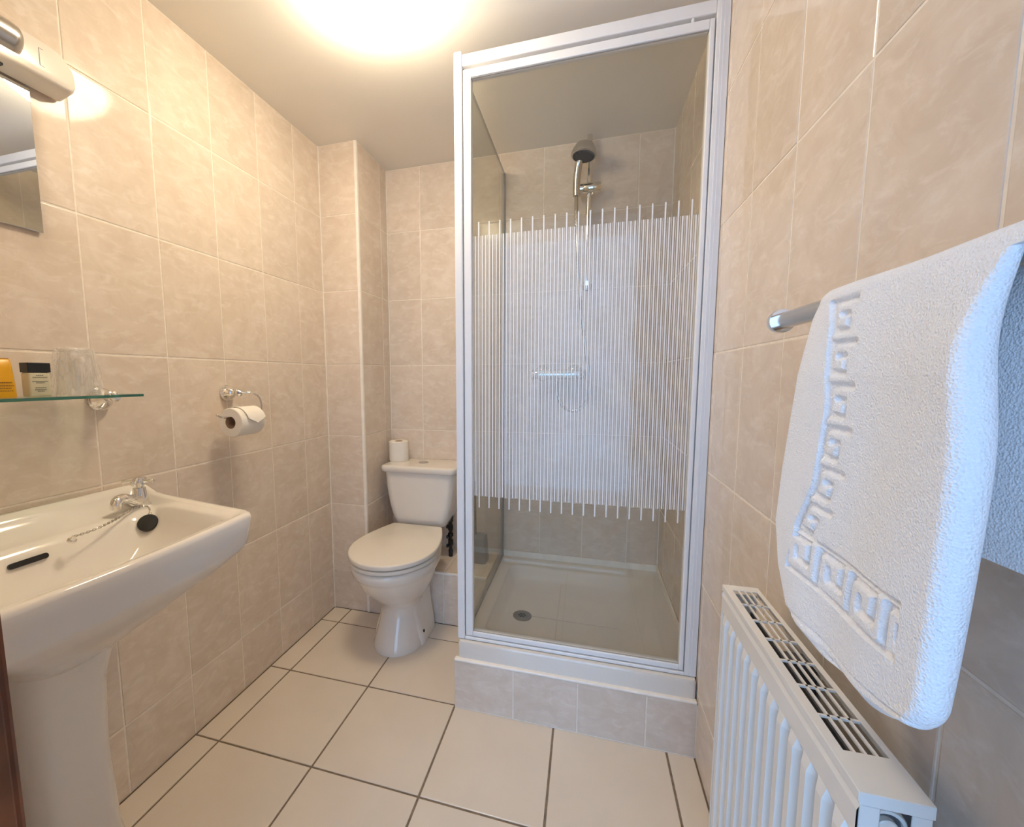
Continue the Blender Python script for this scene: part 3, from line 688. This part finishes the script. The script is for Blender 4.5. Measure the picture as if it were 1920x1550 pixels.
bm = bmesh.new(); lathe(bm, (0.1395, 0.640, 0.7935), (0.35, -0.45, -0.7), [(0, 0.003), (0.003, 0.0045), (0.009, 0.0060)], 12); obj('plug_clip', bm, M['chrome'], ch, True, angle=40)

# ------------------------------------------------------------------ mirror and light
t = thing('wall_mirror', 'frameless rectangular mirror on the left wall under the light', 'mirror', (0, 0.41, 1.44))
obj('mirror_pane', B(0.004, 0.009, 0.263, 0.557, 1.440, 1.737, bev=0.0012, seg=1), M['mirror'], t)
bm = bmesh.new(); box(bm, 0.001, 0.004, 0.266, 0.554, 1.443, 1.735); obj('backing', bm, M['grey'], t)
t = thing('mirror_light', 'white shaver light with half-round shade fixed above the mirror', 'wall light', (0.03, 0.41, 1.76))
Lc = 0.410
bm = bmesh.new()
def cap(z, d, xm):   # stadium plan in the wall plane: (y, x)
    out = []
    for x, y in rpoly([(0.0, Lc-0.245+d), (xm, Lc-0.245+d), (xm, Lc+0.245-d), (0.0, Lc+0.245-d)], [0.001, 0.016, 0.016, 0.001], 6, 3): out.append((x+0.0095, y, z))
    return out
def sil(xo, d, zb):      # outline in the wall plane, rounded ends
    return [(xo, y, z) for y, z in rpoly([(Lc-0.21+d, zb+d), (Lc+0.208-d, zb+d), (Lc+0.208-d, 1.824-d), (Lc-0.21+d, 1.824-d)], [0.014, 0.014, 0.046-d, 0.046-d], 10, 4)]
loft(bm, [sil(0.0095, 0.0, 1.741), sil(0.046, 0.0, 1.7495), sil(0.053, 0.0015, 1.7515), sil(0.055, 0.005, 1.7515)])
bd = obj('body', bm, M['plastic'], t, True, angle=45)
bm = bmesh.new()
for a in ((0.552, 0.5528, 1.772, 1.806), (0.5528, 0.560, 1.8055, 1.806), (0.5528, 0.560, 1.772, 1.7725)): box(bm, 0.0549, 0.0554, a[0], a[1], a[2], a[3])
obj('socket_flap_line', bm, M['dark'], bd, label='thin outline of the socket flap')
obj('switch_hole', B(0.022, 0.034, 0.488, 0.502, 1.7425, 1.7465), M['dark'], bd)
bm = bmesh.new(); n = 20; L = []
for y, q in ((0.25, 1.0), (0.490, 1.0), (0.502, 0.95), (0.506, 0.86)):
    L.append([(0.055+0.045*q*math.sin(PI*i/n), y, 1.780+0.034*q*math.cos(PI*i/n)) for i in range(n-3)])
loft(bm, L, False, True, False)
sh = obj('shade', bm, M['satin'], t, True, angle=60, label='half-round satin metal shade')
bm = bmesh.new(); lathe(bm, (0.074, 0.27, 1.766), (0, 1, 0), [(0, 0.010), (0.175, 0.010)], 20); obj('lamp_tube', bm, M['strip'], t, True, angle=40)

# ------------------------------------------------------------------ glass shelf with toiletries
SZ0, SZ1 = 1.0785, 1.0845
t = thing('glass_shelf', 'clear glass shelf with green edge on chrome roses above the basin', 'shelf', (0, 0.41, 1.08))
SY0, SY1 = 0.115, 0.653
pn = obj('pane', B(0.012, 0.130, SY0, SY1, SZ0, SZ1), M['shelf_glass'], t)
bm = bmesh.new(); box(bm, 0.1300, 0.1312, SY0, SY1, SZ0, SZ1); box(bm, 0.012, 0.131, SY1, SY1+0.0012, SZ0, SZ1); obj('glass_edge', bm, M['shelf_edge'], pn, label='green glass edge')
for yb in (0.640, 0.180):
    bm = bmesh.new(); lathe(bm, (0.001, yb, 1.072), (1, 0, 0), [(0, 0.029), (0.004, 0.029), (0.005, 0.027), (0.009, 0.0275), (0.010, 0.0255), (0.014, 0.026), (0.022, 0.019), (0.027, 0.0105), (0.031, 0.008)], 36); br = obj('rose', bm, M['chrome'], t, True, angle=30)
    bm = bmesh.new(); lathe(bm, (0.030, yb, 1.078), (1, 0, 0), [(0, 0.007), (0.004, 0.012), (0.010, 0.0135), (0.016, 0.012), (0.019, 0.008), (0.024, 0.012), (0.029, 0.0125), (0.033, 0.008)], 28); obj('clamp_knob', bm, M['chrome'], br, True, angle=30)
# wrapped tumbler, upside down
t = thing('tumbler', 'drinking glass upside down in clear wrapping on the glass shelf', 'glass', (0.070, 0.556, SZ1))
gc = Vector((0.070, 0.556, SZ1+0.0005))
bm = bmesh.new(); lathe(bm, gc, (0, 0, 1), [(0, 0.038), (0.001, 0.0385), (0.100, 0.0295), (0.102, 0.028), (0.094, 0.026), (0.002, 0.0365)], 40, False); obj('glass', bm, M['clear'], t, True, angle=40)
bm = bmesh.new(); n = 44; L = []
rnd = random.Random(3)
prof = [(0.001, 0.0425), (0.012, 0.0425), (0.030, 0.0412), (0.050, 0.039), (0.070, 0.0362), (0.088, 0.0335), (0.101, 0.0315), (0.1045, 0.027), (0.105, 0.012)]
for hh, r in prof:
    row = []
    for i in range(n):
        a = 2*PI*i/n; tail = math.exp(-((math.sin((a-4.2)/2))**2)*22)*0.020*max(0, 1-hh/0.095)
        rr = r + 0.0022*math.sin(5*a+hh*60)+0.0014*math.sin(9*a-hh*110) + tail
        row.append(gc+Vector((math.cos(a)*rr, math.sin(a)*rr, hh)))
    L.append(row)
loft(bm, L, False, True); obj('wrapper', bm, M['film'], t, True, angle=60, label='crinkled clear wrapping')
# little bottle
t = thing('toiletry_bottle', 'small cream toiletry bottle with square black cap on the glass shelf', 'bottle', (0.08, 0.474, SZ1))
bm = bmesh.new(); box(bm, 0.074, 0.098, 0.4535, 0.4905, SZ1+0.0005, SZ1+0.050, 0.004, 3); bb = obj('bottle', bm, M['cream_label'], t, True, angle=40)
bm = bmesh.new(); box(bm, 0.0735, 0.0985, 0.4535, 0.4915, SZ1+0.050, SZ1+0.0695, 0.0012, 2); obj('cap', bm, M['black'], t, label='square black cap')
bm = bmesh.new(); rnd = random.Random(5)
for zz, hw in ((0.044, 0.006), (0.040, 0.012), (0.032, 0.013), (0.029, 0.007), (0.019, 0.009), (0.015, 0.010), (0.012, 0.006)):
    y = 0.472-hw
    while y < 0.472+hw:
        w = rnd.uniform(0.001, 0.0028); box(bm, 0.0979, 0.0983, y, min(y+w, 0.472+hw), SZ1+zz-0.0008, SZ1+zz+0.0008); y += w+0.0007
obj('label_print', bm, M['ink'], bb, label='rows of tiny grey print')['kind'] = 'stuff'
# yellow sachet / bottle at the frame edge
t = thing('shower_gel_bottle', 'yellow shower gel bottle at the end of the glass shelf', 'bottle', (0.08, 0.41, SZ1))
bm = bmesh.new(); L = []
for hh, a, b in ((0.0005, 0.031, 0.015), (0.003, 0.032, 0.016), (0.030, 0.031, 0.015), (0.052, 0.0303, 0.013), (0.070, 0.0298, 0.010), (0.0755, 0.0295, 0.005)):
    L.append([(0.080+x, 0.405+y, SZ1+hh) for x, y in rpoly([(-b, -a), (b, -a), (b, a), (-b, a)], min(b, a)*0.45, 4, 3)])
loft(bm, L); yb = obj('bottle', bm, M['yellow'], t, True, angle=45)
bm = bmesh.new(); rnd = random.Random(9)
for zz, hw in ((0.030, 0.024), (0.024, 0.026), (0.019, 0.022), (0.014, 0.025)):
    y = 0.405-hw
    while y < 0.405+hw:
        w = rnd.uniform(0.0012, 0.004); box(bm, 0.0945, 0.0958, y, min(y+w, 0.405+hw), SZ1+zz-0.0010, SZ1+zz+0.0010); y += w+0.0009
obj('label_print', bm, M['amber_ink'], yb, label='rows of tiny amber print')['kind'] = 'stuff'
obj('seam', B(0.0795, 0.0845, 0.3765, 0.4335, SZ1+0.0750, SZ1+0.0772, bev=0.0006), M['amber_ink'], t, label='amber crimped seam along the top')
# clear glass next to it: only its rounded top rim shows
# ------------------------------------------------------------------ ceiling light
t = thing('ceiling_light', 'round opal glass ceiling lamp glowing warm white', 'ceiling light', (0.60, 0.985, ZC))
bm = bmesh.new(); lathe(bm, (0.60, 0.985, ZC), (0, 0, -1), [(0, 0.140), (0.011, 0.141), (0.013, 0.139)], 56); obj('base', bm, M['frame'], t, True, angle=30)
bm = bmesh.new(); lathe(bm, (0.60, 0.985, ZC-0.012), (0, 0, -1), [(0.0, 0.1430), (0.003, 0.1445), (0.009, 0.1440), (0.020, 0.1400), (0.036, 0.1320), (0.050, 0.1190), (0.064, 0.1010), (0.076, 0.077), (0.084, 0.050), (0.088, 0.025), (0.089, 0.003)], 56)
obj('diffuser', bm, M['lamp'], t, True, angle=60, label='glowing opal glass dome')

# ------------------------------------------------------------------ radiator
t = thing('radiator', 'white panel radiator with slotted top grille on the right wall', 'radiator', (1.43, 0.49, 0.15))
RY0, RY1, RXF, RXB, RZ0, RZT = 0.291, 0.678, 1.4035, 1.457, 0.15, 0.757
# pressed front panel: twelve vertical ribs
prof = []; pitch_ = (RY1-RY0-0.02)/12
prof.append((RY0+0.002, RXF+0.004))
for k in range(12):
    a = RY0+0.010+k*pitch_
    prof += [(a+0.001, RXF+0.005), (a+0.006, RXF-0.004), (a+pitch_-0.014, RXF-0.004), (a+pitch_-0.009, RXF+0.005)]
prof.append((RY1-0.002, RXF+0.004))
bm = bmesh.new()
lo, hi = RZ0+0.02, RZT-0.045
L = []
for z, f, dx in ((RZ0, 0, 0.012), (RZ0+0.006, 0, 0.002), (RZ0+0.02, 0, 0.0), (RZ0+0.045, 1, 0), (hi-0.012, 1, 0), (hi, 0, -0.004), (RZT-0.020, 0, -0.004), (RZT-0.013, 0, -0.001), (RZT-0.008, 0, 0.006)):
    L.append([(RXF+0.004+(x-RXF-0.004)*f+dx, y, z) for y, x in prof])
loft(bm, L, False, False, False)
obj('front_panel', bm, M['rad'], t, False)
bm = bmesh.new(); box(bm, RXF+0.008, RXF+0.0095, RY0+0.003, RY1-0.003, RZ0+0.01, RZT-0.03); box(bm, RXB-0.012, RXB-0.006, RY0+0.03, RY1-0.01, RZ0+0.01, RZT-0.04)
obj('back_panel', bm, M['grey'], t, label='inner panel greyed for the shade inside the radiator')  # grey puts the shade inside the radiator into the panel colour
bm = bmesh.new()
for k in range(14):
    y = RY0+0.03+k*0.026; box(bm, RXF+0.018, RXB-0.013, y, y+0.0012, RZ0+0.03, RZT-0.05)
    box(bm, RXF+0.018, RXB-0.013, y, y+0.013, RZ0+0.03, RZ0+0.0312)
obj('convector_fins', bm, M['dark'], t, label='convector fins darkened for the shade under the grille')['kind'] = 'stuff'  # fins coloured dark so the slots above them read as shaded
bm = bmesh.new(); gt = 0.0016; za, zb = RZT-gt, RZT
gx0, gx1, gy0, gy1 = RXF+0.010, RXB-0.0065, RY0+0.046, RY1-0.018
box(bm, RXF, gx0, RY0, RY1, za, zb); box(bm, gx1, RXB, RY0, RY1, za, zb); box(bm, gx0, gx1, RY0, gy0, za, zb); box(bm, gx0, gx1, gy1, RY1, za, zb)
nx, ny = 4, 7; bw = 0.0025
for k in range(1, nx):
    x = gx0+(gx1-gx0)*k/nx; box(bm, x-bw/2, x+bw/2, gy0, gy1, za-0.001, zb)
for k in range(1, ny):
    y = gy0+(gy1-gy0)*k/ny; box(bm, gx0, gx1, y-bw*0.6, y+bw*0.6, za-0.001, zb)
gr = obj('top_grille', bm, M['rad'], t)
bm = bmesh.new(); box(bm, RXF-0.0005, RXF+0.0015, RY0, RY1, RZT-0.010, RZT-0.0002, 0.0007, 2); box(bm, RXF, RXB, RY0-0.0008, RY0+0.0008, RZT-0.012, RZT-0.0002, 0.0006, 2); box(bm, RXB-0.0015, RXB, RY0, RY1, RZT-0.012, RZT-0.0002)
obj('grille_lip', bm, M['rad'], gr)
bm = bmesh.new(); box(bm, RXF+0.002, RXF+0.017, RY0+0.001, RY0+0.004, RZ0, RZT-0.013, 0.001, 1); box(bm, RXB-0.014, RXB, RY0+0.001, RY0+0.004, RZ0, RZT-0.013, 0.001, 1); obj('side_panel', bm, M['rad'], t)
bm = bmesh.new(); box(bm, RXF, RXB, RY1-0.003, RY1, RZ0, RZT-0.013, 0.001, 1); obj('side_panel', bm, M['rad'], t)
vc = Vector((1.4335, RY0+0.020, 0.716))
bm = bmesh.new(); lathe(bm, vc, (0, -1, 0), [(-0.02, 0.0165), (0.004, 0.0165), (0.006, 0.0155), (0.006, 0.0125), (0.0, 0.012)], 32); vp = obj('plug_collar', bm, M['rad'], t, True, angle=30)
bm = bmesh.new(); lathe(bm, vc, (0, -1, 0), [(-0.01, 0.0125), (0.003, 0.0125), (0.0035, 0.008)], 28); obj('plug_nut', bm, M['grey'], vp, True, angle=30, label='dark nut')
bm = bmesh.new(); lathe(bm, vc, (0, -1, 0), [(0, 0.0082), (0.008, 0.0082), (0.009, 0.007), (0.009, 0.003), (0.005, 0.0028)], 24); obj('bleed_plug', bm, M['plastic'], vp, True, angle=30, label='pale bleed plug')
bm = bmesh.new(); tube(bm, [(1.43, RY0+0.045, RZ0-0.148), (1.43, RY0+0.045, RZ0+0.02)], 0.0075, 16); obj('pipe', bm, M['chrome'], t, True, angle=40)
bm = bmesh.new(); tube(bm, [(1.43, RY1-0.045, RZ0-0.148), (1.43, RY1-0.045, RZ0+0.02)], 0.0075, 16); obj('pipe', bm, M['chrome'], t, True, angle=40)
bm = bmesh.new(); box(bm, RXB-0.006, XR, RY0+0.08, RY0+0.11, RZ0+0.05, RZT-0.06); box(bm, RXB-0.006, XR, RY1-0.11, RY1-0.08, RZ0+0.05, RZT-0.06); obj('wall_bracket', bm, M['grey'], t)

# ------------------------------------------------------------------ towel rail and towel
BXc, BZc, BR = 1.436, 1.1985, 0.0115
t = thing('towel_rail', 'round chrome towel rail on the right wall above the radiator', 'towel rail', (XR, 0.35, BZc))
bm = bmesh.new(); lathe(bm, (BXc, 0.10, BZc), (0, 1, 0), [(0, BR), (0.497, BR)], 32); obj('bar', bm, M['satin'], t, True, angle=40)
for y, s in ((0.596, 1), (0.101, -1)):
    bm = bmesh.new(); lathe(bm, (BXc, y, BZc), (0, s, 0), [(0, 0.010), (0.0, 0.0165), (0.006, 0.0172), (0.013, 0.0160), (0.019, 0.0125), (0.023, 0.007), (0.0245, 0.001)], 32); obj('end_cap', bm, M['chrome'], t, True, angle=50)
for y in (0.50, 0.15):
    bm = bmesh.new(); lathe(bm, (BXc, y, BZc), (1, 0, -0.12), [(0, 0.0075), (0.03, 0.0075), (0.045, 0.010), (0.0625, 0.022)], 24); obj('bracket', bm, M['chrome'], t, True, angle=40)

def build_towel():
    Nu, Nin = 300, 40
    # path along the length: back hem -> bar -> front hem
    path = []
    zb = 0.986; R0 = BR+0.0012
    for z in np.linspace(zb, BZc, 60): path.append((BXc+R0, z, 1, 0))
    for a in np.linspace(0, PI, 30)[1:-1]: path.append((BXc+R0*math.cos(a), BZc+R0*math.sin(a), math.cos(a), math.sin(a)))
    zf = 0.842
    for f in np.linspace(0, 1, 330): path.append((BXc-R0-0.016*f, BZc+(zf-BZc)*f, -1, 0))
    path = np.array(path); n = len(path)
    d = np.r_[0, np.cumsum(np.hypot(np.diff(path[:, 0]), np.diff(path[:, 1])))]
    iF = 60+28                                   # first front row
    verts = np.zeros((n, Nu+Nin, 3))
    # Greek key drawn as a polyline in a unit cell (u along the band, v across 0..1)
    hook = [((.08, .98), (.08, .14)), ((.08, .14), (.78, .14)), ((.78, .14), (.78, .66)), ((.78, .66), (.40, .66)), ((.40, .66), (.40, .42))]
    key_v = hook + [((0, .02), (1, .02))]
    key_h = hook + [((0, .0), (1, .0)), ((0, 1.0), (1, 1.0))]
    def keyh(u, v, cell, key):
        uu = (u/cell) % 1.0; h = np.full_like(u, 1e9)
        for (a, b), (c, d_) in key:
            for off in (-1, 0, 1):
                ax, ay, bx, by = a+off, b, c+off, d_
                L2 = (bx-ax)**2+(by-ay)**2; tt = np.clip(((uu-ax)*(bx-ax)+(v-ay)*(by-ay))/L2, 0, 1)
                h = np.minimum(h, np.hypot(uu-ax-tt*(bx-ax), (v-ay-tt*(by-ay))))
        return h                                  # distance to the groove in cell units
    rng = np.random.default_rng(4)
    s = np.linspace(0, 1, Nu)
    for i in range(n):
        x, z, nx, nz = path[i]
        front = i >= iF
        f = (i-iF)/(n-1-iF) if front else 0.0
        fb = 1-i/59 if i < 60 else 0.0
        # edges across the width (y decreases towards the camera)
        if front:
            yl = float(np.interp(f, [0, .04, .286, .55, .725, .86, .965, .993, 1.0], [.463, .4697, .4753, .4847, .4864, .4657, .4314, .393, .36]))
            yr = 0.221+0.015*math.exp(-((f-0.14)/0.16)**2)+0.016*max(0, (f-0.90)/0.10)**2
        else: yl = 0.462-0.01*fb; yr = 0.216-0.035*fb
        y = yl+(yr-yl)*s
        # thickness: thin at the far hem, a plump fold at the near side
        tk = 0.0055+0.0085*min(1, f/0.22)**0.8 if front else 0.0055+0.006*fb
        th = tk+0.0005*np.sin(s*9) + 0.011*min(1.0, 0.35+f*4)*(1-0.45*f**3)*np.clip((s-0.55)/0.45, 0, 1)**1.6*(1 if front else 0.35)
        th = th*(np.clip(1-((0.04-s)/0.04), 0, 1)**0.5*0.6+0.4)
        if f > 0.985: th = th*(1-0.3*(f-0.985)/0.015)
        wave = 0.0030*np.sin(s*6.0+0.6+f*2.0)*f*(1-0.6*f) + 0.0012*np.sin(s*13+f*6)*f if front else 0.003*np.sin(s*8)*fb
        rel = np.zeros(Nu)
        if front:
            # vertical band: runs beside the far edge, then the band along the lower hem
            yb0 = float(np.interp(f, [0, .057, .307, .548, .70, 1], [.430, .419, .396, .400, .425, .447])); bw_ = 0.045
            v = (yb0-y)/bw_; u = np.full(Nu, d[i]-d[iF])
            low = (f-0.711)/0.131                   # 0..1 inside the lower band
            if low < 0:
                g = keyh(u, v, 0.043, key_v); m = (v > -0.06) & (v < 1.06)
                rel += np.where(m, -0.0046*np.exp(-(g/0.078)**4), 0)
            if -0.05 < low < 1.05:
                g = keyh(0.44-y, np.full(Nu, low), 0.058, key_h); m = (y < yb0) & (y > 0.245)
                rel = np.where(m, -0.0050*np.exp(-(g/0.070)**4), rel)
            # stitched lower hem
            if 0.965 < f < 0.975: rel -= 0.0012
            rel -= 0.0012*np.exp(-((s-0.028)/0.008)**2)
        off = th+wave+rel+rng.normal(0, 0.00003, Nu)
        yj = y
        verts[i, :Nu, 0] = x+nx*off; verts[i, :Nu, 1] = yj; verts[i, :Nu, 2] = z+nz*off + ((0.003*np.sin(s*6)*f*f + 0.026*s**2.5*f**3) if front else 0)
        # near side round, inner face, far side
        si = np.linspace(1, 0, Nin); inner = 0.0008
        rr = np.clip(1-((si-0.9)/0.1), 0, 1)
        yi = yl+(yr-yl)*(si)
        bul = np.zeros(Nin)
        k = 14; a = np.linspace(0, PI, k+2)[1:-1]
        t1 = off[-1]-(wave*np.ones(Nu))[-1]; cx = (t1+inner)/2; rad = (t1-inner)/2
        offi = np.full(Nin, inner); offi[:k] = cx+rad*np.cos(a); yi[:k] = yr - rad*0.9*np.sin(a)
        yi[k:] = yr+(yl-yr)*np.linspace(0.02, 1, Nin-k)
        offi = offi + np.interp(yi, y[::-1], (wave*np.ones(Nu))[::-1])
        verts[i, Nu:, 0] = x+nx*offi; verts[i, Nu:, 1] = yi; verts[i, Nu:, 2] = z+nz*offi+(0.026*np.clip((yl-yi)/(yl-yr), 0, 1)**2.5*f**3 if front else 0)
    N = Nu+Nin
    # soft hems: round off the two end rows
    V = verts.reshape(-1, 3)
    idx = np.arange(n*N).reshape(n, N); nxt = np.roll(idx, -1, 1)
    F_ = np.stack([idx[:-1], nxt[:-1], nxt[1:], idx[1:]], -1).reshape(-1, 4)
    me = bpy.data.meshes.new('towel')
    faces = [tuple(q) for q in F_.tolist()] + [tuple(idx[0][::-1].tolist()), tuple(idx[-1].tolist())]
    me.from_pydata(V.tolist(), [], faces); me.update()
    me.polygons.foreach_set('use_smooth', [True]*len(me.polygons)); me.set_sharp_from_angle(angle=math.radians(70))
    me.materials.append(M['towel']); return me
me = build_towel()
bm = bmesh.new(); bm.from_mesh(me); bmesh.ops.recalc_face_normals(bm, faces=bm.faces[:]); bm.to_mesh(me); bm.free()
o = obj('towel', me, None); o['label'] = 'white terry towel with Greek key border folded over the chrome rail'; o['category'] = 'towel'
